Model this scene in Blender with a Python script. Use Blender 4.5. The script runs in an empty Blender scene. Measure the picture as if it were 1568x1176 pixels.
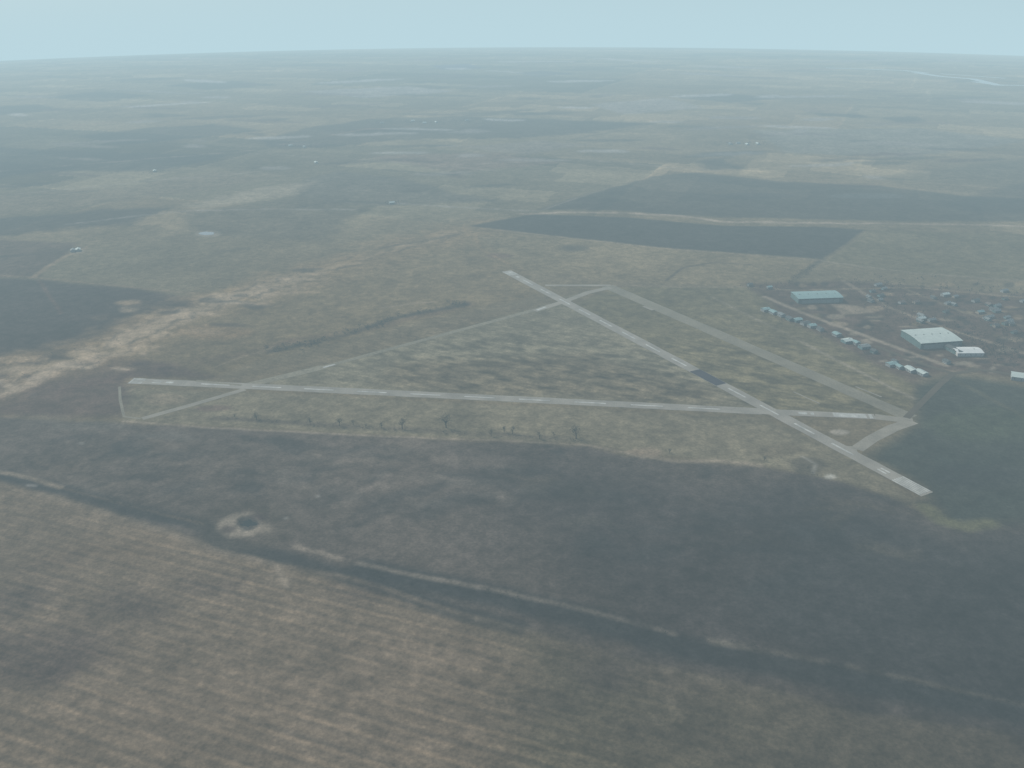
import bpy, math, random
import numpy as np
from mathutils import Vector, Matrix
random.seed(7); rng=np.random.RandomState(11)
sc=bpy.context.scene
sc.view_settings.view_transform='Standard'; sc.view_settings.look='None'; sc.view_settings.exposure=0
# ------------------------------------------------------------ survey set-up
H=500.0; DIP=math.radians(5.0); R=2*H/math.tan(DIP)**2
F=1506.0; PITCH=math.radians(23.9); ROLL=0.005
fwd=np.array([0,math.cos(PITCH),-math.sin(PITCH)])
rt0=np.array([1.,0,0]); up0=np.array([0,math.sin(PITCH),math.cos(PITCH)])
rt=rt0*math.cos(ROLL)-up0*math.sin(ROLL); up=up0*math.cos(ROLL)+rt0*math.sin(ROLL)
L=5400.0                                   # haze extinction length (m)
HAZE=np.array([0.495,0.68,0.75])            # haze colour
K=np.array([0.84,0.84,0.84])
def P(px,py):
    """survey point of the photograph -> metres on the ground"""
    d=fwd*F+rt*(px-784)-up*(py-588)
    a=(d[0]**2+d[1]**2)/(2*R); disc=max(d[2]**2-4*a*H,0)
    t=2*H/(-d[2]+math.sqrt(disc))
    return (d[0]*t,d[1]*t)
def PP(l): return [P(*q) for q in l]
def gz(x,y): return -(x*x+y*y)/(2*R)
def s2l(c):
    c=np.array(c)/255.; return np.where(c<=.04045,c/12.92,((c+.055)/1.055)**2.4)
def alb(rgb,xy):
    d=math.sqrt(xy[0]**2+xy[1]**2+H*H); T=math.exp(-d/6500)
    a=np.clip((s2l(np.array(rgb)+np.array([6,6,5]))-HAZE*(1-T))/(T*K),.020,.8)
    g=a.mean(); return a*.56+g*.44
# ------------------------------------------------------------ numpy noise
TAB=rng.rand(512,512)
def vn(x,y,o=0):
    x=x+o*17.3; y=y+o*31.7
    xi=np.floor(x).astype(np.int64); yi=np.floor(y).astype(np.int64)
    fx=x-xi; fy=y-yi; fx=fx*fx*(3-2*fx); fy=fy*fy*(3-2*fy)
    a=TAB[xi%512,yi%512]; b=TAB[(xi+1)%512,yi%512]; c=TAB[xi%512,(yi+1)%512]; d=TAB[(xi+1)%512,(yi+1)%512]
    return (a*(1-fx)+b*fx)*(1-fy)+(c*(1-fx)+d*fx)*fy
def fbm(x,y,s,oct=4,o=0):
    r=0;w=0;a=1.
    for k in range(oct):
        r=r+a*vn(x/s,y/s,o+k*3+1); w+=a; a*=.55; s*=.47
    return r/w-.5
def sst(a,b,x):
    t=np.clip((x-a)/(b-a),0,1); return t*t*(3-2*t)
# ------------------------------------------------------------ ground grid
az=np.concatenate([np.radians(np.linspace(-37.5,37.5,1250)),np.radians(np.linspace(37.5,322.5,72))[1:-1]])
th=np.radians(np.linspace(48,5.03,900)); s=np.tan(th)
rr=R*(s-np.sqrt(np.maximum(s*s-2*H/R,0)))
rr=np.concatenate([np.linspace(0,rr[0],9)[:-1],rr,np.linspace(rr[-1],22000,14)[1:]])
na,nr=len(az),len(rr)
X=(rr[:,None]*np.sin(az)[None,:]).ravel(); Y=(rr[:,None]*np.cos(az)[None,:]).ravel()
N=len(X)
RD=np.hypot(X,Y)
n_a=fbm(X,Y,90,4,1); n_b=fbm(X,Y,90,4,20); n_c=fbm(X,Y,260,5,40); n_d=fbm(X,Y,28,4,60); n_e=fbm(X,Y,700,4,80)
ftmp=fbm(X,Y,9,3,90)
C=np.zeros((N,3))
C[:]=alb((113,117,111),P(784,480))
# ------ far patchwork of fields, aligned to the survey grid
g0=P(720,345); g1=P(1260,397); ga=math.atan2(g1[1]-g0[1],g1[0]-g0[0])
def grid(sx,sy,jit,seed,rot=0.0):
    a=ga+rot
    u=(X-g0[0])*math.cos(a)+(Y-g0[1])*math.sin(a)+n_c*jit; v=-(X-g0[0])*math.sin(a)+(Y-g0[1])*math.cos(a)+n_b*jit
    iv=np.floor(v/sy).astype(int); u=u+TAB[iv%512,seed]*sx
    iu=np.floor(u/sx).astype(int)
    h=TAB[(iu*7+seed)%512,(iv*13+seed*5)%512]
    fu=u/sx-iu; fv=v/sy-iv
    edge=np.minimum(np.minimum(fu,1-fu)*sx,np.minimum(fv,1-fv)*sy)
    return h,edge
h1,e1=grid(640,330,40,3); h2,e2=grid(1400,800,30,9); h3,e3=grid(300,120,60,31)
farw=sst(1750,2300,RD)
mod=1+farw*((h1-.5)*.50+(h2-.5)*.3+(h3-.5)*.3)-farw*np.where(h1>.84,.42,0)-farw*np.where(h2<.13,.2,0)
mod+=farw*np.where(h3>.88,.35,0)
C*=mod[:,None]
C*=1+farw[:,None]*.08
tint=(h2-.5)[:,None]*farw[:,None]*np.array([.12,0,-.08]); C*=1+tint
roadm=np.exp(-(e2/8.)**2)*farw*.55*np.clip(.5+n_a*3,0,1); C=C*(1+roadm[:,None])
# general mottling
C*=(1+n_c*.45+n_a*.42+n_d*.38)[:,None]
C*=1+n_e[:,None]*np.array([.18,.05,-.04])
def apply(idx,m,col,keep=0.0,n=0.25):
    base=C[idx]; tgt=col[None,:]*(1+(n_a[idx]*n*1.4+n_d[idx]*n*1.7+n_c[idx]*n*1.2+ftmp[idx]*n*.8)[:,None])
    C[idx]=base*(1-m[:,None])+tgt*m[:,None]
def bbox(pts,m):
    p=np.array(pts); 
    return np.nonzero((X>p[:,0].min()-m)&(X<p[:,0].max()+m)&(Y>p[:,1].min()-m)&(Y<p[:,1].max()+m))[0]
def segd(x,y,a,b):
    dx,dy=b[0]-a[0],b[1]-a[1]; l=dx*dx+dy*dy+1e-9
    t=np.clip(((x-a[0])*dx+(y-a[1])*dy)/l,0,1)
    return np.hypot(x-a[0]-t*dx,y-a[1]-t*dy)
def poly(px,rgb,soft=4,warp=8,op=1.0,n=.25,at=None,pat=None):
    pts=PP(px); c=np.mean(np.array(pts),0); col=alb(rgb,P(*at) if at else c)
    idx=bbox(pts,soft*1.5+warp*.5)
    x=X[idx]+n_a[idx]*warp+n_d[idx]*warp*.5; y=Y[idx]+n_b[idx]*warp-n_d[idx]*warp*.5
    ins=np.zeros(len(idx),bool); sd=np.full(len(idx),1e9)
    for k in range(len(pts)):
        a=pts[k]; b=pts[(k+1)%len(pts)]
        sd=np.minimum(sd,segd(x,y,a,b))
        if a[1]!=b[1]:
            cr=((a[1]>y)!=(b[1]>y))&(x<(b[0]-a[0])*(y-a[1])/(b[1]-a[1])+a[0]); ins^=cr
    m=sst(-soft,soft,np.where(ins,sd,-sd))*op
    if pat is not None: m=m*np.clip(.5+pat[idx]*4,0,1)
    apply(idx,m,col,n=n)
def line(px,w,rgb,op=1.0,soft=None,warp=3,brk=0.0,at=None,n=.25):
    pts=PP(px); mid=pts[len(pts)//2]; col=alb(rgb,mid); soft=soft or w*.5
    idx=bbox(pts,w+soft+warp)
    x=X[idx]+n_a[idx]*warp*2+n_d[idx]*warp; y=Y[idx]+n_b[idx]*warp*2-n_d[idx]*warp
    sd=np.full(len(idx),1e9)
    for k in range(len(pts)-1): sd=np.minimum(sd,segd(x,y,pts[k],pts[k+1]))
    m=(1-sst(w*.5-soft*.5,w*.5+soft,sd))*op
    if brk>0: m=m*np.clip(1-brk+ (n_a[idx]+n_d[idx])*brk*5,0,1)
    apply(idx,m,col,n=n)
def blob(cx,cy,rx,ry,rgb,op=.7,soft=8,warp=14,n=.25,ang=0):
    px=[]
    for k in range(14):
        t=k*math.tau/14; a=rx*math.cos(t); b=ry*math.sin(t)
        px.append((cx+a*math.cos(ang)-b*math.sin(ang),cy+a*math.sin(ang)+b*math.cos(ang)))
    poly(px,rgb,soft,warp,op,n)
# ================= foreground
diag=[(-150,690),(0,738),(90,760),(200,795),(340,840),(440,862),(540,882),(700,935),(870,985),(1060,1030),(1300,1090),(1568,1128),(1750,1150)]
poly(diag+[(1750,1400),(-150,1400)],(104,100,91),6,6,1,.22,at=(350,1020))
# plough rows
sa=P(250,905); sb=P(860,1062); da=math.atan2(sb[1]-sa[1],sb[0]-sa[0])
v=-(X-sa[0])*math.sin(da)+(Y-sa[1])*math.cos(da)
q0=P(500,960);q1=P(500,975.5)
per=abs(-(q1[0]-q0[0])*math.sin(da)+(q1[1]-q0[1])*math.cos(da))
dp=np.array(PP(diag)); yl=np.interp(X,dp[:,0],dp[:,1])
fm=sst(4,16,yl-Y)*(RD<1400)
v2=v+n_c*7
st=np.clip(np.sin((v2+n_a*1.5)/per*math.tau),-.4,1)*.65+np.sin(v2/per*math.tau*.37+1)*.16+np.sin((v2+n_b*3)/per*math.tau*1.63)*.25
amp=.30*np.clip(.75+n_c*2.0+n_a*1.5,.1,1.3)
poly([(760,960),(900,1000),(1060,1035),(1300,1095),(1750,1160),(1750,1400),(900,1400),(780,1176)],(84,88,82),45,50,.75)
for b in [(40,1010,130,45),(10,920,90,30),(190,940,60,16),(90,1030,40,12),(900,1012,55,22),(1010,1120,90,26),(1180,1150,120,22),(1400,1160,100,16),(620,905,90,10),(800,1075,60,18),(330,900,60,10),(60,860,50,10)]:
    blob(*b,(79,83,82),.5,22,60)
for b in [(470,1050,150,30),(200,1080,120,30),(640,1010,110,20),(160,850,120,20),(560,1130,130,22)]:
    blob(*b,(115,107,95),.35,35,60)
famp=fm*(1-.6*sst(0,260,X))
C*=1+(famp*st*amp)[:,None]*np.array([1.1,1,.85])
# ================= dark band field
D=[(-150,620),(0,640),(180,648),(320,655),(600,668),(900,685),(960,700),(1170,715),(1290,738),(1380,770),(1450,800),(1520,800),(1568,790),(1750,780),(1750,1150),(1568,1128),(1300,1090),(1060,1030),(870,985),(700,935),(540,882),(340,840),(200,795),(90,760),(0,738),(-150,690)]
poly(D,(94,98,98),6,8,1,.35,at=(450,740))
poly([(760,700),(1000,715),(1290,745),(1450,805),(1750,790),(1750,1150),(1300,1085),(1060,1025),(870,980),(800,860)],(76,84,87),80,110,.75,.35)
poly([(1200,760),(1450,810),(1750,790),(1750,1150),(1300,1085),(1150,950)],(64,76,82),55,60,.6,.35)
for k in range(90):
    cx=random.uniform(60,1540); cy=random.uniform(675,690+230*max(.3,cx/1568)); 
    dk=random.random()<.55
    base=(76,83,86) if cx<800 else (58,68,75)
    lt=(109,109,105) if cx<800 else (91,96,95)
    blob(cx,cy,random.uniform(12,75),random.uniform(2.5,9),base if dk else lt,random.uniform(.3,.65),9,50,ang=random.uniform(-.3,.25))
for b in [(630,765,85,12),(510,695,60,5),(270,750,30,9),(840,760,60,9),(1200,890,55,20),(905,840,40,16),(590,795,60,6),(700,780,60,12),(985,845,50,14)]:
    blob(*b,(70,79,83),.55,12,50,ang=-.25)
poly([(1400,590),(1460,575),(1568,590),(1700,600),(1700,790),(1520,800),(1450,800),(1400,740),(1330,700),(1400,650)],(82,97,91),14,14,.9)
blob(1500,650,80,26,(92,107,94),.6,14,30); blob(1500,730,90,20,(71,85,85),.5,14,30)
# near corridor: road bank, ditch, hedge
line([(-60,712),(92,748),(200,780),(310,806),(345,833),(450,856),(600,903),(700,938),(790,962)],16,(62,72,76),.85,8,5,.05)
line([(560,872),(760,914),(900,950),(1060,995),(1300,1045),(1568,1088),(1700,1106)],25,(50,62,68),.95,11,5,.05)
line([(-60,705),(0,722),(50,732),(92,746)],5,(122,119,110),.8,4,3,.05)
line([(60,756),(200,797),(330,841),(430,866)],4,(112,109,101),.6,4,3,.25)
line([(92,746),(200,775),(310,803)],3,(104,103,98),.5,3,3,.2)
line([(455,837),(490,845),(522,856)],4.5,(120,116,107),.75,4,3,.1)
line([(548,862),(640,883),(745,902),(860,928),(960,952),(1030,970)],4,(111,109,102),.7,4,4,.25)
line([(440,866),(540,886),(700,938),(870,988)],4,(106,102,94),.5,4,3,.3)
line([(1090,982),(1160,996),(1260,1013)],4,(99,100,95),.7,4,3,.25)
line([(1300,1022),(1450,1052),(1568,1078)],3.5,(92,95,92),.6,4,3,.3)
line([(850,988),(1060,1034),(1300,1092),(1568,1132)],4,(96,96,90),.65,4,3,.3)
line([(730,948),(820,968),(930,998)],3.5,(106,104,96),.55,4,3,.3)
blob(905,990,60,8,(98,96,90),.4,6,20); blob(1110,985,20,4,(102,103,97),.35,6,20)
# dugout banks
blob(377,808,80,40,(86,92,92),.5,14,30); blob(370,806,37,17,(120,118,109),.8,5,26,.5); blob(408,810,18,7,(118,116,107),.6,5,20)
blob(383,803,21,9,(62,68,69),.85,3,22,.5); blob(352,812,12,5,(84,88,85),.7,4,18); blob(398,793,13,4,(82,86,84),.7,4,16)
blob(432,885,22,11,(113,109,99),.45,7,24); line([(425,868),(433,885),(440,898)],4,(124,118,106),.55,4,3)
for b in [(120,680,6,2),(440,793,5,2),(485,757,5,1.5),(50,606,6,3),(48,742,9,2)]:
    blob(*b,(128,132,129),.4,2,12)
for b in [(140,655,60,8),(60,640,50,8),(250,670,50,5)]: blob(*b,(104,111,110),.35,8,40)
# ================= airfield grass
poly([(200,575),(370,588),(500,560),(840,465),(925,440),(860,455),(1060,565),(1170,628),(1165,635),(700,612),(215,588)],(113,118,110),5,6,.9,.25,at=(780,560))
poly([(185,595),(370,600),(1165,640),(1300,690),(1400,770),(1290,738),(1170,712),(960,690),(900,680),(320,652),(190,645)],(110,113,104),5,6,.85,.35,at=(780,640))
poly([(945,440),(1150,440),(1200,480),(1400,590),(1390,640),(1160,628),(880,465)],(110,116,108),6,6,.85,.35)
poly([(600,560),(760,545),(900,545),(1010,570),(1090,605),(1100,620),(900,612),(700,600),(590,590)],(102,106,98),25,40,.7,.6)
a0=P(200,583);a1=P(1165,630); aa=math.atan2(a1[1]-a0[1],a1[0]-a0[0])
vv=-(X-a0[0])*math.sin(aa)+(Y-a0[1])*math.cos(aa); uu=(X-a0[0])*math.cos(aa)+(Y-a0[1])*math.sin(aa)
inb=sst(6,25,vv)*(1-sst(130,330,vv))*sst(150,420,uu)*(1-sst(850,1050,uu))
cl=fbm(uu*.6+vv*.5,vv,11,3,120)
C*=1-(inb*np.clip(cl*3.5,-.6,.7)*.62)[:,None]
mow=np.sin((vv*.93+uu*.30+n_a*5)/9.5*math.tau)*.5
inm=sst(3,20,vv)*(1-sst(330,480,vv))*(RD<1900)*(X>-500)*(X<560)
C*=1+(inm*mow*.15)[:,None]
blob(250,610,34,9,(127,124,112),.65,6,14); blob(330,625,30,5,(98,93,83),.5,4,12)
blob(985,692,28,7,(126,119,107),.65,5,16); line([(985,698),(1040,706),(1100,706),(1165,712)],5,(125,121,110),.7,5,4,.2)
line([(190,645),(320,655),(600,668),(750,674),(900,682),(960,694),(985,702)],2.8,(124,121,112),.7,3,2,.2)
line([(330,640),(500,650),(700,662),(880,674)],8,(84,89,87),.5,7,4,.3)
blob(1286,661,15,4,(136,136,128),.7,3,8); blob(1240,715,28,14,(86,94,91),.6,6,14); line([(1232,700),(1250,712),(1245,725)],2.5,(120,125,121),.5,3,4); blob(1273,731,8,4,(138,144,139),.6,3,12)
line([(1415,775),(1440,795),(1480,806),(1512,800)],13,(98,106,84),.8,8,4)
blob(1200,690,40,10,(96,100,93),.5,6,20)
# ================= behind the airfield
poly([(260,500),(430,430),(560,395),(720,355),(800,400),(830,450),(700,480),(420,545),(330,575),(100,600),(160,540)],(117,119,111),12,24,.75,.35,at=(520,460))
poly([(740,355),(1250,400),(1200,440),(1150,440),(930,430),(790,410)],(120,124,117),8,12,.7,.35)
poly([(-100,425),(60,428),(130,436),(230,444),(325,460),(270,480),(205,512),(110,540),(60,560),(-100,590)],(95,101,105),12,26,.85,.4)
poly([(-100,596),(60,560),(160,545),(250,555),(330,575),(200,580),(185,640),(60,640),(-100,640)],(97,101,101),12,24,.75,.35)
poly([(-60,365),(120,372),(60,425),(-60,425)],(106,114,112),8,14,.6)
line([(50,425),(80,405),(100,392),(130,380)],8,(132,133,126),.8,6,5); line([(-50,420),(40,424),(120,432),(240,444),(320,450)],4,(126,127,121),.65,4,3,.15)
line([(60,430),(75,450),(95,480)],4,(113,115,114),.5,4,3)
blob(118,384,12,4,(140,145,141),.4,6,12)
# creek
creek=[(-60,592),(0,580),(60,565),(110,552),(165,540),(205,516),(250,497),(300,478),(345,462),(400,443),(450,432),(475,424),(520,410),(590,385),(660,368),(725,350)]
line(creek,95,(126,123,113),.75,60,45,.2)
cz=[]
for i in range(len(creek)-1):
    a,b=creek[i],creek[i+1]
    for k in range(3):
        t=k/3; cz.append((a[0]+(b[0]-a[0])*t+random.uniform(-11,11),a[1]+(b[1]-a[1])*t+random.uniform(-4,4)))
near=[c for c in cz if c[0]<480]
line(near,22,(145,138,124),.75,18,22,.35)
line(cz,7,(136,132,120),.5,8,12,.4)
line([(c[0]+random.uniform(0,24),c[1]+random.uniform(5,13)) for c in near],12,(141,134,120),.65,10,22,.5)
line([(c[0]-random.uniform(0,24),c[1]-random.uniform(5,12)) for c in near],9,(135,130,118),.5,10,20,.5)
line([(c[0]+12,c[1]+3) for c in cz],4,(84,89,90),.55,6,16,.5)
line([(c[0]-14,c[1]-6) for c in cz],3.5,(92,96,96),.4,5,14,.55)
for k in range(60):
    q=random.choice(near); blob(q[0]+random.gauss(0,32),q[1]+random.gauss(0,11),random.uniform(6,30),random.uniform(1.5,4),random.choice([(148,141,126),(92,95,93),(141,134,120),(134,129,116)]),.6,7,30)
line([(-60,610),(0,603),(50,590),(80,568),(110,558)],18,(144,137,123),.75,12,18,.3)
blob(330,508,55,9,(128,121,108),.65,10,26); blob(350,498,30,3,(94,95,91),.5,5,12)
line([(185,530),(250,520),(310,500),(380,505)],6,(132,126,113),.55,6,10,.35)
line([(250,410),(300,400),(340,385),(380,380)],10,(95,102,102),.5,8,12,.3)
line([(100,600),(260,560),(420,530),(560,505),(715,467)],16,(102,104,98),.5,12,10,.3)
line([(330,560),(420,530),(400,540)],3,(126,124,114),.5,3,4)
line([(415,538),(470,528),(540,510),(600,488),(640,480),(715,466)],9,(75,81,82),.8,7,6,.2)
line([(585,472),(640,465),(665,463)],5,(134,131,120),.5,5,6)
line([(585,380),(640,370),(700,360)],8,(95,101,102),.55,8,8,.3)
line([(1020,430),(1045,410),(1090,402),(1150,405)],4,(98,105,104),.6,4,3)
blob(880,380,22,5,(97,103,100),.6,12,24); blob(765,392,20,4,(106,108,103),.5,8,18)
line([(730,358),(735,380),(780,405)],5,(129,127,118),.5,4,6,.3)
# dark summer-fallow fields
poly([(718,346),(815,328),(960,333),(1110,346),(1250,347),(1326,352),(1262,397),(1000,378)],(89,100,108),6,8,.88,.25)
poly([(828,320),(930,290),(1000,270),(1060,264),(1200,278),(1350,285),(1480,300),(1600,305),(1600,340),(1350,338),(1110,333),(960,324)],(95,109,118),12,24,.78,.25)
poly([(1340,270),(1600,240),(1600,320),(1450,310)],(110,129,134),40,40,.5,.2)  # paler teal wash: window reflection smear painted into the field colour
blob(1330,300,60,4,(114,131,137),.5,12,20); blob(1160,300,60,5,(106,122,130),.5,12,20)
line([(800,327),(870,325),(960,327),(1040,330),(1110,340),(1200,341),(1350,342),(1450,343),(1600,348)],9,(145,145,139),.85,7,8,.2)
line([(1262,398),(1326,352)],4,(116,125,125),.6,4,2); line([(1208,432),(1262,397)],8,(83,92,94),.6,7,6,.2)
line([(720,347),(1000,379),(1262,399)],4,(130,132,127),.5,4,3,.1)
line([(830,322),(940,285)],5,(127,137,138),.55,5,4,.2)
poly([(1330,352),(1600,360),(1600,430),(1400,420),(1265,400)],(112,123,121),10,10,.6,.25)
line([(1262,400),(1400,418),(1600,432)],4,(128,133,129),.5,4,3,.15)
poly([(1540,285),(1620,275),(1620,330),(1500,325),(1440,315)],(90,111,115),25,20,.5)
# mid-left fields
for pl,c in [([(440,285),(520,262),(620,275),(760,310),(560,315),(460,320)],(114,128,132)),
 ([(270,330),(460,300),(560,320),(500,370),(300,360)],(112,124,126)),
 ([(-50,300),(200,285),(330,262),(430,268),(330,290),(100,320),(-50,335)],(125,135,135)),
 ([(-50,340),(150,320),(260,318),(200,345),(-50,365)],(106,118,121)),
 ([(280,315),(420,285),(480,278),(440,300),(330,318)],(135,142,138)),
 ([(-50,222),(60,228),(200,234),(352,237),(250,262),(80,262),(-50,278)],(102,118,128)),
 ([(120,208),(220,196),(330,190),(395,200),(330,210),(180,222)],(109,126,136)),
 ([(400,215),(470,196),(560,182),(700,178),(830,182),(1000,189),(900,203),(780,212),(620,214),(500,225),(410,226)],(109,126,136)),
 ([(820,118),(880,113),(830,108),(790,112)],(136,159,173)),
 ([(660,100),(720,98),(740,104),(680,107)],(144,168,182)),
 ([(1040,150),(1110,143),(1200,150),(1120,158)],(124,144,156)),
 ([(1240,172),(1310,175),(1330,180),(1260,178)],(112,130,140)),([(1350,180),(1400,178),(1420,186),(1370,187)],(112,130,140)),
 ([(1060,245),(1110,242),(1140,258),(1080,262)],(110,124,130)),
 ([(60,150),(150,140),(230,146),(160,156)],(128,146,156)),([(-40,165),(60,160),(100,168),(0,176)],(122,140,152)),
 ([(250,130),(360,124),(420,130),(320,138)],(132,152,164)),([(460,140),(620,132),(700,140),(560,150)],(148,165,172)),
 ([(700,225),(830,215),(900,222),(800,236)],(131,143,146)),([(900,160),(1020,150),(1080,165),(960,175)],(144,159,164)),
 ([(1150,200),(1400,196),(1568,215),(1400,240),(1200,235)],(131,147,151)),([(560,240),(760,232),(860,250),(700,265)],(129,137,139))]:
    poly(pl,c,20,55,.75,.3)
for k in range(150):
    py=90+random.random()**1.3*200; px=random.uniform(0,1568); w=random.uniform(12,75); 
    d=random.uniform(-24,16); t=(py-90)/190
    blob(px,py,w,random.uniform(.6,1.8)+t*1.5,(150-26*t+d,169-35*t+d,179-43*t+d*.95),.6,16,50,ang=random.uniform(-.06,.06))
for l in [[(-20,300),(100,290),(250,275),(420,262)],[(100,345),(220,330),(300,322),(420,320),(540,322)],[(430,222),(560,198),(720,190)],[(600,310),(700,318),(820,322)],[(700,252),(900,245),(1100,262)],[(380,235),(560,245),(760,262)],[(1180,222),(1400,228),(1600,240)],[(-20,200),(300,180),(560,172),(900,165)],[(0,262),(200,246),(420,228)]]:
    line(l,7,(138,147,148),.5,8,12,.4)
for l in [[(460,317),(520,308),(600,312)],[(40,300),(150,292)],[(0,250),(160,240)],[(590,260),(700,268)],[(870,215),(1000,190)],[(-20,395),(60,388),(120,380)]]:
    line(l,10,(100,113,117),.55,10,12,.3)
blob(318,358,20,5,(132,139,136),.7,6,8)
# town ground
poly([(1140,435),(1290,430),(1568,450),(1700,460),(1700,590),(1460,570),(1400,585),(1290,530),(1200,490)],(98,105,102),14,20,.7,.5)
for k in range(190):
    px=random.uniform(1190,1600); py=random.uniform(433,572)
    if py-435>(px-1140)*.55: continue
    c=random.choice([(126,128,121),(130,129,120),(68,79,81),(78,89,88),(70,81,83),(112,117,111)])
    blob(px,py,random.uniform(4,16),random.uniform(1,4),c,.65,3,10)
poly([(1270,465),(1310,468),(1340,478),(1290,482)],(138,136,126),4,6,.65)
line([(1170,455),(1230,480),(1300,505),(1380,535),(1450,560)],7,(132,132,124),.75,4,3,.05)
line([(1140,440),(1220,445),(1300,442),(1400,440),(1568,455)],6,(128,129,121),.7,5,3,.1)
line([(1290,430),(1360,470),(1440,500),(1568,540)],6,(126,127,120),.7,4,3,.1)
line([(1380,440),(1480,480),(1568,500)],5,(122,125,119),.6,4,3,.1)
line([(1090,455),(1180,500),(1300,560),(1400,610)],4,(128,129,121),.6,4,3,.2)
line([(1460,582),(1500,600),(1568,640)],5,(99,108,102),.5,5,4)
line([(940,436),(1040,440),(1140,440)],4,(126,128,121),.5,4,3,.1)
# fine grain
C*=(1+ftmp*.38)[:,None]
C=np.clip(C,.008,.7)
# ------------------------------------------------------------ mesh
me=bpy.data.meshes.new("ground")
co=np.stack([X,Y,gz(X,Y)],1).astype(np.float32)
me.vertices.add(N); me.vertices.foreach_set("co",co.ravel())
I,J=np.meshgrid(np.arange(nr-1),np.arange(na),indexing='ij'); J2=(J+1)%na
quads=np.stack([I*na+J,I*na+J2,(I+1)*na+J2,(I+1)*na+J],-1).reshape(-1,4).astype(np.int32)
nf=len(quads)
me.loops.add(nf*4); me.loops.foreach_set("vertex_index",quads.ravel())
me.polygons.add(nf); me.polygons.foreach_set("loop_start",np.arange(0,nf*4,4,dtype=np.int32))
me.update(calc_edges=True)
at=me.color_attributes.new("land_cover",'FLOAT_COLOR','POINT')
at.data.foreach_set("color",np.concatenate([C,np.ones((N,1))],1).astype(np.float32).ravel())
ground=bpy.data.objects.new("ground",me); sc.collection.objects.link(ground)
# ------------------------------------------------------------ materials
def nmat(name):
    m=bpy.data.materials.new(name); m.use_nodes=True; nt=m.node_tree
    b=nt.nodes["Principled BSDF"]; b.inputs["Roughness"].default_value=.95
    b.inputs["Specular IOR Level"].default_value=.1
    return m,nt,b
def noisy(name,col,scales=((.06,.35),(.6,.3)),rough=.95,rand=0.0):
    m,nt,b=nmat(name); tc=nt.nodes.new("ShaderNodeTexCoord"); cur=None
    rgb=nt.nodes.new("ShaderNodeRGB"); rgb.outputs[0].default_value=(*[float(c) for c in col],1); cur=rgb.outputs[0]
    for s_,a_ in scales:
        n=nt.nodes.new("ShaderNodeTexNoise"); n.inputs["Scale"].default_value=s_; n.inputs["Detail"].default_value=4
        nt.links.new(tc.outputs["Object"],n.inputs["Vector"])
        mr=nt.nodes.new("ShaderNodeMapRange"); mr.inputs[1].default_value=.25; mr.inputs[2].default_value=.75; mr.inputs[3].default_value=1-a_; mr.inputs[4].default_value=1+a_
        nt.links.new(n.outputs[0],mr.inputs[0])
        mx=nt.nodes.new("ShaderNodeVectorMath"); mx.operation='SCALE'
        nt.links.new(cur,mx.inputs[0]); nt.links.new(mr.outputs[0],mx.inputs["Scale"]); cur=mx.outputs[0]
    if rand:
        oi=nt.nodes.new("ShaderNodeObjectInfo"); mr=nt.nodes.new("ShaderNodeMapRange"); mr.inputs[3].default_value=1-rand; mr.inputs[4].default_value=1+rand
        nt.links.new(oi.outputs["Random"],mr.inputs[0]); mx=nt.nodes.new("ShaderNodeVectorMath"); mx.operation='SCALE'
        nt.links.new(cur,mx.inputs[0]); nt.links.new(mr.outputs[0],mx.inputs["Scale"]); cur=mx.outputs[0]
    nt.links.new(cur,b.inputs["Base Color"]); b.inputs["Roughness"].default_value=rough
    return m
m,nt,b=nmat("land"); a=nt.nodes.new("ShaderNodeAttribute"); a.attribute_name="land_cover"
tc=nt.nodes.new("ShaderNodeTexCoord"); cur=a.outputs["Color"]
for s_,a_ in ((.35,.30),(.09,.25),(.02,.15)):
    n=nt.nodes.new("ShaderNodeTexNoise"); n.inputs["Scale"].default_value=s_; n.inputs["Detail"].default_value=5; n.inputs["Roughness"].default_value=.65
    nt.links.new(tc.outputs["Object"],n.inputs["Vector"])
    mr=nt.nodes.new("ShaderNodeMapRange"); mr.inputs[1].default_value=.3; mr.inputs[2].default_value=.7; mr.inputs[3].default_value=1-a_; mr.inputs[4].default_value=1+a_
    nt.links.new(n.outputs[0],mr.inputs[0]); mx=nt.nodes.new("ShaderNodeVectorMath"); mx.operation='SCALE'
    nt.links.new(cur,mx.inputs[0]); nt.links.new(mr.outputs[0],mx.inputs["Scale"]); cur=mx.outputs[0]
nt.links.new(cur,b.inputs["Base Color"]); b.inputs["Specular IOR Level"].default_value=0
me.materials.append(m)
# ------------------------------------------------------------ ribbons (pavement, markings)
def link(o,parent=None):
    sc.collection.objects.link(o)
    if parent: o.parent=parent
    return o
def ribbon_data(pts,w,z,step=18):
    p=[np.array(pts[0])]
    for i in range(len(pts)-1):
        a,b=np.array(pts[i]),np.array(pts[i+1]); n=max(1,int(np.hypot(*(b-a))/step))
        for k in range(1,n+1): p.append(a+(b-a)*k/n)
    V=[];Fc=[]
    for i,q in enumerate(p):
        t=p[min(i+1,len(p)-1)]-p[max(i-1,0)]; t=t/np.hypot(*t); nn=np.array([-t[1],t[0]])
        jw=w*(1+ (random.uniform(-.05,.05)))
        for s_ in (.5,-.5):
            e=q+nn*jw*s_; V.append((e[0],e[1],gz(e[0],e[1])+z))
        if i: k=2*i; Fc.append((k-2,k-1,k+1,k))
    return V,Fc
def mesh_obj(name,V,Fc,mat,parent=None):
    m_=bpy.data.meshes.new(name); m_.from_pydata(V,[],Fc); m_.update(); m_.materials.append(mat)
    return link(bpy.data.objects.new(name,m_),parent)
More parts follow.
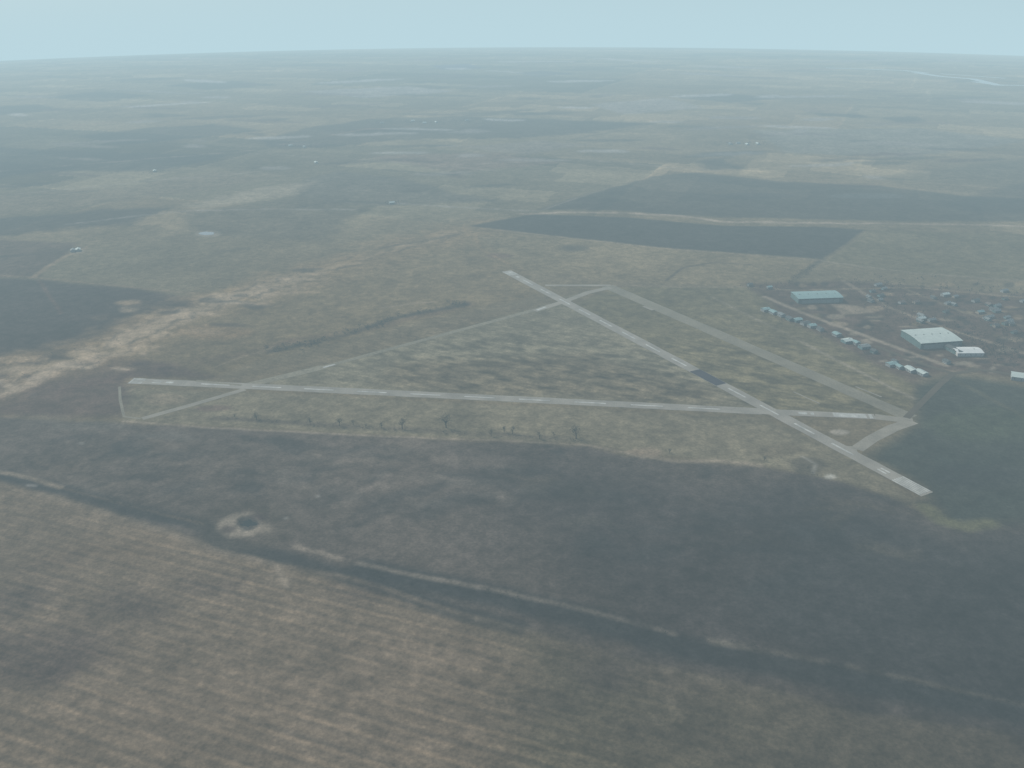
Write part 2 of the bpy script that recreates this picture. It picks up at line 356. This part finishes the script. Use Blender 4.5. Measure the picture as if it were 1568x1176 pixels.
def multi(name,parts,mat,z,parent=None):
    V=[];Fc=[]
    for pts,w in parts:
        v_,f_=ribbon_data(pts,w,z); o=len(V); V+=v_; Fc+=[tuple(o+i for i in f) for f in f_]
    return mesh_obj(name,V,Fc,mat,parent)
def empty(name):
    e=bpy.data.objects.new(name,None); return link(e)
def lerp(a,b,t): return (a[0]+(b[0]-a[0])*t,a[1]+(b[1]-a[1])*t)
def along(a,b,m0,m1):
    l=math.hypot(b[0]-a[0],b[1]-a[1]); return [lerp(a,b,m0/l),lerp(a,b,m1/l)]
def side(seg,o):
    a,b=seg; l=math.hypot(b[0]-a[0],b[1]-a[1]); nx,ny=-(b[1]-a[1])/l*o,(b[0]-a[0])/l*o
    return [(a[0]+nx,a[1]+ny),(b[0]+nx,b[1]+ny)]
M_run=noisy("runway_asphalt",alb((124,129,125),P(700,608)),((.05,.22),(.8,.16)))
M_old=noisy("worn_pavement",alb((117,123,117),P(1150,540)),((.03,.25),(.5,.2)))
M_tax=noisy("taxiway_asphalt",alb((122,126,120),P(1340,670)),((.05,.22),(.6,.15)))
M_dark=noisy("fresh_asphalt",alb((86,98,107),P(1080,578)),((.05,.15),(.6,.15)))
M_road=noisy("road_asphalt",alb((98,105,104),P(1420,610)),((.05,.15),(.6,.15)))
M_pnt2=noisy("worn_paint",(.30,.31,.29),((.1,.35),(1.2,.3)))
A0,A1,A2=P(200,583),P(1165,630),P(1340,638)
B0,B1=P(775,415),P(1420,757)
rA=empty("runway"); multi("pavement",[([A0,A1],17.5),([A1,A2],15)],M_run,.10,rA)
LA=math.hypot(A1[0]-A0[0],A1[1]-A0[1]); mk=[]
x0=95
while x0<LA-40: mk.append((along(A0,A1,x0,x0+38),2.8)); x0+=68
multi("centre_line",mk,M_pnt2,.20,rA)
mk=[]
for o in (-7.5,-5,-2.5,2.5,5,7.5): mk.append((side(along(A0,A1,4,18),o),1.5))
mk.append((along(A0,A1,1,3),17))
mk+= [(side(along(A0,A1,30,42),2.5),2.0),(side(along(A0,A1,30,42),-3),2.0),(side(along(A0,A1,48,58),0),5)]
LA2=math.hypot(A2[0]-A1[0],A2[1]-A1[1])
mk+=[(along(A1,A2,LA2-48,LA2-10),11),(along(A1,A2,LA2-7,LA2-3),12),(along(A1,A2,LA2-88,LA2-78),6),(along(A1,A2,LA2-74,LA2-70),7)]
multi("threshold_markings",mk,M_pnt2,.20,rA)
rB=empty("runway"); 
g0_,g1_=P(1065,567),P(1100,590)
multi("pavement",[([B0,B1],18)],M_run,.14,rB)
LB=math.hypot(B1[0]-B0[0],B1[1]-B0[1])
def tB(q): return ((q[0]-B0[0])*(B1[0]-B0[0])+(q[1]-B0[1])*(B1[1]-B0[1]))/LB
t0,t1=tB(g0_),tB(g1_)
multi("resurfaced_section",[(along(B0,B1,t0,t1),17)],M_dark,.20,rB)
mk=[]; x0=60
while x0<LB-90:
    if not (t0-40<x0<t1): mk.append((along(B0,B1,x0,x0+32),2.6))
    x0+=58
multi("centre_line",mk,M_pnt2,.22,rB)
mk=[]
for e in (0,1):
    for o in (-7.5,-4.5,-1.5,1.5,4.5,7.5):
        mk.append((side(along(B0,B1,*((3,27) if e==0 else (LB-38,LB-3))),o),2.1 if e else 1.8))
mk+=[(side(along(B0,B1,LB-62,LB-50),2.5),2.2),(side(along(B0,B1,LB-62,LB-50),-2.5),2.2),(side(along(B0,B1,36,46),0),5)]
multi("threshold_markings",mk,M_pnt2,.24,rB)
multi("disused_runway",[(PP([(370,592),(495,562)]),15),(PP([(495,562),(825,473)]),9)],noisy("grassy_pavement",alb((117,123,116),P(600,530)),((.03,.25),(.3,.3))),.05)
ap=empty("apron"); multi("pavement",[(PP([(930,438),(1395,640)]),23)],M_old,.07,ap)
multi("stains",[(PP([(1215,600),(1255,618)]),2.0),(PP([(1310,592),(1350,608)]),2.5),(PP([(985,469),(1000,475)]),5)],M_tax,.16,ap)
tx=empty("taxiway")
multi("pavement",[(PP([(818,476),(866,461),(900,448),(935,440)]),12),(PP([(835,437),(880,437),(935,437)]),8),
 (PP([(1398,645),(1368,655),(1335,672),(1312,688)]),15),(PP([(1340,638),(1398,645)]),15),(PP([(1312,688),(1285,686)]),14),
 (PP([(218,641),(290,621),(375,596)]),9)],M_tax,.08,tx)
multi("loop_taxiway",[(PP([(183,592),(184,612),(190,638),(215,641)]),3.5),(PP([(300,583),(370,590)]),5)],M_old,.12,tx)
multi("runway_number_patch",[(PP([(822,475),(836,470)]),5),(PP([(495,563),(513,558)]),4)],M_pnt2,.2,tx)
rd=empty("road"); multi("carriageway",[(PP([(1388,640),(1412,616),(1440,588),(1460,572)]),8),(PP([(1460,572),(1500,566),(1568,576),(1640,585)]),7),(PP([(1460,572),(1420,560),(1340,530)]),7)],M_road,.18,rd)
# ------------------------------------------------------------ water
def water(name,px,mat_rough,col,z=.12,spec=.5):
    V=[];p=PP(px)
    for q in p: V.append((q[0],q[1],gz(*q)+z))
    m_,nt_,b_=nmat(name+"_surface"); b_.inputs["Base Color"].default_value=(*col,1); b_.inputs["Roughness"].default_value=mat_rough; b_.inputs["Specular IOR Level"].default_value=spec
    n=nt_.nodes.new("ShaderNodeTexNoise"); n.inputs["Scale"].default_value=.8; bp=nt_.nodes.new("ShaderNodeBump"); bp.inputs["Strength"].default_value=.3
    nt_.links.new(n.outputs[0],bp.inputs["Height"]); nt_.links.new(bp.outputs[0],b_.inputs["Normal"])
    return mesh_obj(name,V,[tuple(range(len(V)))][::-1],m_)
def ell(cx,cy,rx,ry,n=16,j=.15):
    return [(cx+rx*math.cos(-k*math.tau/n)*(1+random.uniform(-j,j)),cy+ry*math.sin(-k*math.tau/n)*(1+random.uniform(-j,j))) for k in range(n)]
water("pond",ell(382,802,13,5,22,.45),.9,(.012,.018,.02),spec=.1); water("pond",ell(316,357.5,12,2.6),.2,(.05,.07,.08))
rm,nt_,b_=nmat("river_water"); b_.inputs["Base Color"].default_value=(.28,.33,.35,1); b_.inputs["Roughness"].default_value=.5
multi("river",[(PP([(1265,104),(1330,106),(1385,108),(1420,112)]),40),(PP([(1400,111),(1440,117),(1490,121),(1530,131)]),50),(PP([(1440,113),(1500,117),(1540,120)]),30),(PP([(1490,125),(1525,130),(1568,131)]),35)],rm,.3)
# ------------------------------------------------------------ trees
M_bark=noisy("bark",(.04,.037,.034),((2,.3),)); M_twig=noisy("twigs",(.046,.045,.038),((.8,.5),),rand=.25)
def tree_geo(h,V,Fc,Mi,ox=0,oy=0,oz=0,nleaf=260,wide=.45,trunk=True,ls=(.02,.05)):
    def tube(p,q,r0,r1,n=5):
        p=np.array(p,float);q=np.array(q,float);d=q-p;d/=np.linalg.norm(d)
        a_=np.cross(d,[.3,.9,.1]);a_/=np.linalg.norm(a_);b2=np.cross(d,a_);o=len(V)
        for c_,r_ in ((p,r0),(q,r1)):
            for k in range(n):
                t=k*math.tau/n;e=c_+a_*math.cos(t)*r_+b2*math.sin(t)*r_;V.append((e[0]+ox,e[1]+oy,e[2]+oz))
        for k in range(n): Fc.append((o+k,o+(k+1)%n,o+n+(k+1)%n,o+n+k));Mi.append(0)
    cl=[]
    if trunk: tube((0,0,-.3),(0,0,h*.5),h*.045,h*.025)
    for k in range(9 if trunk else 4):
        t=random.uniform(0,math.tau);rr_=h*wide*random.uniform(.3,.9);zz=h*random.uniform(.4,.95) if trunk else h*random.uniform(.2,.8)
        e=(rr_*math.cos(t),rr_*math.sin(t),zz)
        if trunk: tube((0,0,h*random.uniform(.2,.48)),e,h*.018,h*.006,4)
        cl.append(e)
    cl.append((0,0,h*.85 if trunk else h*.5))
    for k in range(nleaf):
        c_=random.choice(cl);s_=h*.13
        e=[c_[0]+random.gauss(0,s_),c_[1]+random.gauss(0,s_),max(.3,c_[2]+random.gauss(0,s_*.9))]
        sz=h*random.uniform(*ls);o=len(V)
        for j in range(3): V.append((e[0]+ox+random.uniform(-sz,sz),e[1]+oy+random.uniform(-sz,sz),e[2]+oz+random.uniform(-sz,sz)))
        Fc.append((o,o+1,o+2));Mi.append(1)
def finish(name,V,Fc,Mi,mats):
    m_=bpy.data.meshes.new(name);m_.from_pydata(V,[],Fc)
    for x in mats:m_.materials.append(x)
    m_.polygons.foreach_set("material_index",Mi);m_.update();return m_
tvars=[]
for k in range(4):
    V,Fc,Mi=[],[],[];tree_geo(9,V,Fc,Mi,nleaf=380,wide=random.uniform(.25,.38),ls=(.03,.055));tvars.append(finish("bare_tree",V,Fc,Mi,[M_bark,M_twig]))
def tree(px,py,h):
    q=P(px,py);o=bpy.data.objects.new("bare_tree",random.choice(tvars));o.location=(q[0],q[1],gz(*q));s_=h*1.1/9
    o.scale=(s_*random.uniform(.85,1.15),s_,s_);o.rotation_euler=(0,0,random.uniform(0,6));link(o)
for px,py,h in [(393,643,9),(360,640,5),(475,650,8),(520,652,10),(541,651,6),(585,656,8),(616,657,13),(560,655,5),(683,655,16),(752,668,8),(785,664,9),(772,662,7),(826,672,8),(882,672,14),(848,668,5),(1025,694,5),(1170,706,5)]:
    tree(px,py,h)
def mass(name,items,dens=22):
    V,Fc,Mi=[],[],[]
    for px,py,h in items:
        q=P(px,py);tree_geo(h,V,Fc,Mi,q[0],q[1],gz(*q),nleaf=dens,wide=.7,trunk=False,ls=(.07,.2))
    return link(bpy.data.objects.new(name,finish(name,V,Fc,Mi,[M_bark,M_twig])))
def scat(pts,n,jx,jy,h0,h1):
    out=[]
    for k in range(n):
        i=random.randrange(len(pts)-1);t=random.random();q=lerp(pts[i],pts[i+1],t);out.append((q[0]+random.gauss(0,jx),q[1]+random.gauss(0,jy),random.uniform(h0,h1)))
    return out
mass("tree_line",scat([(412,538),(440,533),(480,526),(520,512)],60,5,2.5,2,7)+scat([(520,512),(575,500),(610,486)],55,5,2,2,6)+scat([(600,485),(660,474),(715,468)],40,6,2,2,5)+[(700+random.gauss(0,9),466+random.gauss(0,2),5) for k in range(18)],34)
mass("hedgerow",scat([(330,640),(500,651),(700,664),(900,678)],90,10,1.5,1,3.5)+scat([(745,905),(800,920)],24,6,3,1,3.5)+scat([(560,885),(900,960),(1100,985),(1400,1050),(1560,1075)],130,8,5,.8,2.8)+scat([(100,752),(310,806)],60,6,3,.8,2.4)+scat([(1190,700),(1260,730)],20,10,5,1,3)+scat(near,90,16,8,1,3.5)+scat([(355,800),(380,798),(405,806),(375,812)],34,7,4,.5,2.0),26)
mass("grove",scat([(1300,440),(1400,440),(1568,455)],120,14,7,3,8)+scat([(1350,470),(1450,490),(1568,520)],230,22,14,3,8)+scat([(1480,525),(1568,555)],90,10,9,3,8)+scat([(1145,440),(1210,440)],34,6,3,3,6)+scat([(1210,432),(1250,405)],28,3,3,3,6)+scat([(1190,484),(1330,540)],30,12,4,2,5),26)
# ------------------------------------------------------------ buildings
def flat(name,c,rough=.6): return noisy(name,c,((.15,.10),(1.5,.08)),rough)
W_=[flat("white_siding",(.38,.39,.38)),flat("grey_siding",(.20,.22,.22)),flat("green_siding",(.08,.13,.13)),flat("tan_siding",(.22,.20,.16)),flat("teal_siding",(.11,.18,.19))]
R_=[flat("pale_metal_roof",(.33,.39,.37)),flat("teal_roof",(.16,.25,.25)),flat("dark_shingles",(.06,.07,.07)),flat("white_roof",(.45,.48,.47)),flat("grey_shingles",(.13,.15,.15)),flat("brown_shingles",(.10,.085,.075))]
M_win=flat("window_glass",(.03,.04,.05),.15); M_trim=flat("door_paint",(.2,.23,.22))
def bmesh_building(name,w,d,h,roof,wall,roofm,win=3,doors='man',big=False):
    V=[];Fc=[];Mi=[]
    def box(x0,x1,y0,y1,z0,z1,mi):
        o=len(V);V.extend([(x0,y0,z0),(x1,y0,z0),(x1,y1,z0),(x0,y1,z0),(x0,y0,z1),(x1,y0,z1),(x1,y1,z1),(x0,y1,z1)])
        for f in ((0,1,5,4),(1,2,6,5),(2,3,7,6),(3,0,4,7),(4,5,6,7),(3,2,1,0)):Fc.append(tuple(o+i for i in f));Mi.append(mi)
    hw,hd=w/2,d/2; box(-hw,hw,-hd,hd,-.5,h,0)
    ov=.5 if not big else .8; ns=2 if not big else 8; th_=.25
    prof=[]
    for k in range(ns+1):
        t=k/ns; y=-hd-ov+(d+2*ov)*t
        z=(h+roof*(1-abs(2*t-1))) if not big else h+.1+roof*math.sin(math.pi*t)
        prof.append((y,z))
    o=len(V)
    for y,z in prof:
        V.extend([(-hw-ov,y,z),(hw+ov,y,z),(-hw-ov,y,z+th_),(hw+ov,y,z+th_)])
    for k in range(ns):
        a=o+4*k;b=a+4
        Fc.extend([(a+2,a+3,b+3,b+2),(a+1,a,b,b+1),(a,a+2,b+2,b),(a+3,a+1,b+1,b+3)]);Mi.extend([1]*4)
    Fc.append((o,o+1,o+3,o+2));Mi.append(1);e=o+4*ns;Fc.append((e+1,e,e+2,e+3));Mi.append(1)
    for sx in (-hw+.02,hw-.02):
        o=len(V);V.append((sx,-hd,h))
        for y,z in prof[1:-1]:V.append((sx,y,z+.02))
        V.append((sx,hd,h));Fc.append(tuple(range(o,len(V))));Mi.append(0)
    for s_ in (-1,1):
        for k in range(win):
            x=-hw+w*(k+.5)/win; ww=min(1.4,w/win*.5) if not big else w/win*.6
            zc=h*.5 if not big else h*.82; hh=.6 if not big else h*.07
            y0=s_*hd; box(x-ww/2,x+ww/2,min(y0,y0+s_*.06),max(y0,y0+s_*.06),zc-hh,zc+hh,2)
    if doors=='hangar':
        n=6
        for k in range(n):
            x0=-w*.42+w*.84*k/n; box(x0+.15,x0+w*.84/n-.15,-hd-.25-(k%2)*.15,-hd-.003,0,h*.68,3)
        box(-w*.45,w*.45,-hd-.5,-hd-.002,h*.69,h*.73,3)
    else:
        box(hw*.3,hw*.3+1,-hd-.08,-hd-.003,0,2.1,3)
        box(hw-.9*.9-hw*.5,hw-hw*.5,-.4,.4,h,h+roof+.9,3)
    if big:
        for k in range(5): x=-hw+w*(k+.5)/5; box(x-.6,x+.6,-.6,.6,h+roof-.1,h+roof+1.2,3)
    return finish(name,V,Fc,Mi,[wall,roofm,M_win,M_trim])
def place(name,mesh,q,ang):
    o=bpy.data.objects.new(name,mesh);o.location=(q[0],q[1],gz(*q));o.rotation_euler=(0,0,ang);return link(o)
def by_edge(name,pa,pb,depth,h,roof,wall,roofm,**kw):
    a,b=P(*pa),P(*pb);w=math.hypot(b[0]-a[0],b[1]-a[1]);an=math.atan2(b[1]-a[1],b[0]-a[0])
    c=((a[0]+b[0])/2-math.sin(an)*depth/2,(a[1]+b[1])/2+math.cos(an)*depth/2)
    return place(name,bmesh_building(name,w,depth,h,roof,wall,roofm,**kw),c,an)
by_edge("hangar",(1409,535),(1472,531),52,9,1.6,W_[2],R_[0],win=8,doors='hangar',big=True)
by_edge("hangar",(1222,465),(1290,463),34,8,1.4,W_[2],R_[1],win=8,doors='hangar',big=True)
by_edge("warehouse",(1466,546),(1506,546),22,5,1.5,W_[0],R_[3],win=5)
by_edge("warehouse",(1440,531),(1466,545),10,5,1.5,W_[2],R_[2],win=3)
by_edge("warehouse",(1548,582),(1590,588),18,5,2,W_[1],R_[0],win=4)
ang0=math.atan2(P(1400,600)[1]-P(1170,475)[1],P(1400,600)[0]-P(1170,475)[0])
hv={}
def house(px,py,w,d,h,rf,wi,ri,ang=None,name="house"):
    key=(w,d,h,rf,wi,ri)
    if key not in hv: hv[key]=bmesh_building(name,w,d,h,rf,W_[wi],R_[ri],win=3)
    place(name,hv[key],P(px,py),ang if ang is not None else ang0+random.choice([0,math.pi/2])+random.uniform(-.08,.08))
for px,py,w,d,ri in [(1172,476,12,9,1),(1184,480,12,9,1),(1196,484,11,8,4),(1209,490,12,8,2),(1221,492,12,9,1),(1233,497,12,9,2),(1243,501,11,9,1),(1256,506,9,7,2),(1281,514,11,9,1),(1297,524,14,11,0),(1311,527,9,7,1),(1323,533,14,10,4),(1338,540,8,7,2),(1365,560,13,9,1),(1377,564,9,7,1),(1394,568,15,10,0),(1411,573,15,9,0),(1370,556,8,6,2),(1449,556,9,7,2),(1148,438,8,6,2),(1178,442,8,6,1)]:
    house(px,py,w,d,3.6,1.4,random.choice([1,2,4,1]),ri,name="shed")
sizes=[(9,7,2.8,1.8),(8,6,2.6,1.6),(11,7,3,2)]
k=0
while k<40:
    px,py=random.choice([(1405,450),(1460,468),(1500,475),(1350,450),(1530,500),(1420,480),(1545,455)]); px+=random.gauss(0,20); py+=random.gauss(0,8)
    if py-436>(px-1270)*.45 or (1375<px<1515 and 495<py<552) or px<1290: continue
    s_=random.choice(sizes);house(px,py,*s_,random.choice([1,2,3,4,1]),random.choice([2,4,4,2,5,1,2,4]));k+=1
for px,py in [(1447,453),(1410,490)]: house(px,py,12,8,3.5,2,1,0)
for px,py in [(237,263),(120,384),(112,385),(650,189),(668,188),(585,189),(632,186),(484,250),(1118,221),(1130,220),(1144,222),(1160,221),(445,224),(466,226),(600,312),(715,185)]:
    house(px,py,12,8,3.2,2,1,random.choice([0,0,4]),name="farm_building")
mass("shelterbelt",scat([(1095,222),(1180,221)],50,8,1.2,5,9)+scat([(430,224),(490,226)],40,8,1.2,5,9)+scat([(570,189),(780,186)],90,10,1.5,5,9)+scat([(585,312),(620,311)],18,5,1,4,7)+scat([(225,265),(250,264)],12,5,1,4,7),26)
# ------------------------------------------------------------ haze layer (absorbing volume, scattered light put in as emission)
hm=bpy.data.materials.new("glowing_haze");hm.use_nodes=True;nt=hm.node_tree;nt.nodes.clear()
out=nt.nodes.new("ShaderNodeOutputMaterial");ab=nt.nodes.new("ShaderNodeVolumeAbsorption");em=nt.nodes.new("ShaderNodeEmission");ad=nt.nodes.new("ShaderNodeAddShader")
ab.inputs["Color"].default_value=(0,0,0,1);ab.inputs["Density"].default_value=1/L
em.inputs["Color"].default_value=(*HAZE,1);em.inputs["Strength"].default_value=1/L
nt.links.new(ab.outputs[0],ad.inputs[0]);nt.links.new(em.outputs[0],ad.inputs[1]);nt.links.new(ad.outputs[0],out.inputs["Volume"])
V=[];Fc=[];nA=48;rads=[400]+list(np.linspace(1000,34000,34));cx_,cy_=137.0,-91.0
for lay in (750,-60):
    for r_ in rads:
        for k in range(nA):
            t=k*math.tau/nA;x_=cx_+r_*math.cos(t);y_=cy_+r_*math.sin(t);V.append((x_,y_,gz(x_,y_)+lay))
nR=len(rads)
for l_ in (0,1):
    o=l_*nR*nA
    for i in range(nR-1):
        for k in range(nA):
            q=(o+i*nA+k,o+(i+1)*nA+k,o+(i+1)*nA+(k+1)%nA,o+i*nA+(k+1)%nA);Fc.append(q if l_==0 else q[::-1])
    hub=len(V);V.append((cx_,cy_,750 if l_==0 else -60))
    for k in range(nA):
        q=(hub,o+k,o+(k+1)%nA);Fc.append(q if l_==0 else q[::-1])
for k in range(nA):
    a=(nR-1)*nA+k;a2=(nR-1)*nA+(k+1)%nA;b=a+nR*nA;b2=a2+nR*nA;Fc.append((a,b,b2,a2))
mesh_obj("sky_haze",V,Fc,hm)
# ------------------------------------------------------------ light, sky, camera
el,azs=math.radians(42),math.radians(-55)
S=Vector((math.sin(azs)*math.cos(el),math.cos(azs)*math.cos(el),math.sin(el)))
sl=bpy.data.lights.new("sun",'SUN');sl.energy=3.3;sl.angle=math.radians(.5);sl.color=(1,.95,.87)
so=bpy.data.objects.new("sun",sl);so.rotation_euler=S.to_track_quat('Z','Y').to_euler();so.location=(0,0,900);link(so)
w=bpy.data.worlds.new("World");sc.world=w;w.use_nodes=True;nt=w.node_tree
bg=nt.nodes["Background"];sk=nt.nodes.new("ShaderNodeTexSky");sk.sky_type='NISHITA';sk.sun_disc=False
sk.sun_elevation=el;sk.sun_rotation=azs;sk.air_density=1.0;sk.dust_density=5.0
tc=nt.nodes.new("ShaderNodeTexCoord");va=nt.nodes.new("ShaderNodeVectorMath");va.operation='ADD';va.inputs[1].default_value=(0,0,.11)
nt.links.new(tc.outputs["Generated"],va.inputs[0]);nt.links.new(va.outputs[0],sk.inputs["Vector"])
nt.links.new(sk.outputs[0],bg.inputs[0]);bg.inputs[1].default_value=.13
cam=bpy.data.cameras.new("camera");cam.sensor_width=36;cam.lens=F/1568*36;cam.clip_start=1;cam.clip_end=80000
c=bpy.data.objects.new("camera",cam)
mt=Matrix(((rt[0],up[0],-fwd[0],0),(rt[1],up[1],-fwd[1],0),(rt[2],up[2],-fwd[2],H),(0,0,0,1)))
c.matrix_world=mt;link(c);sc.camera=c
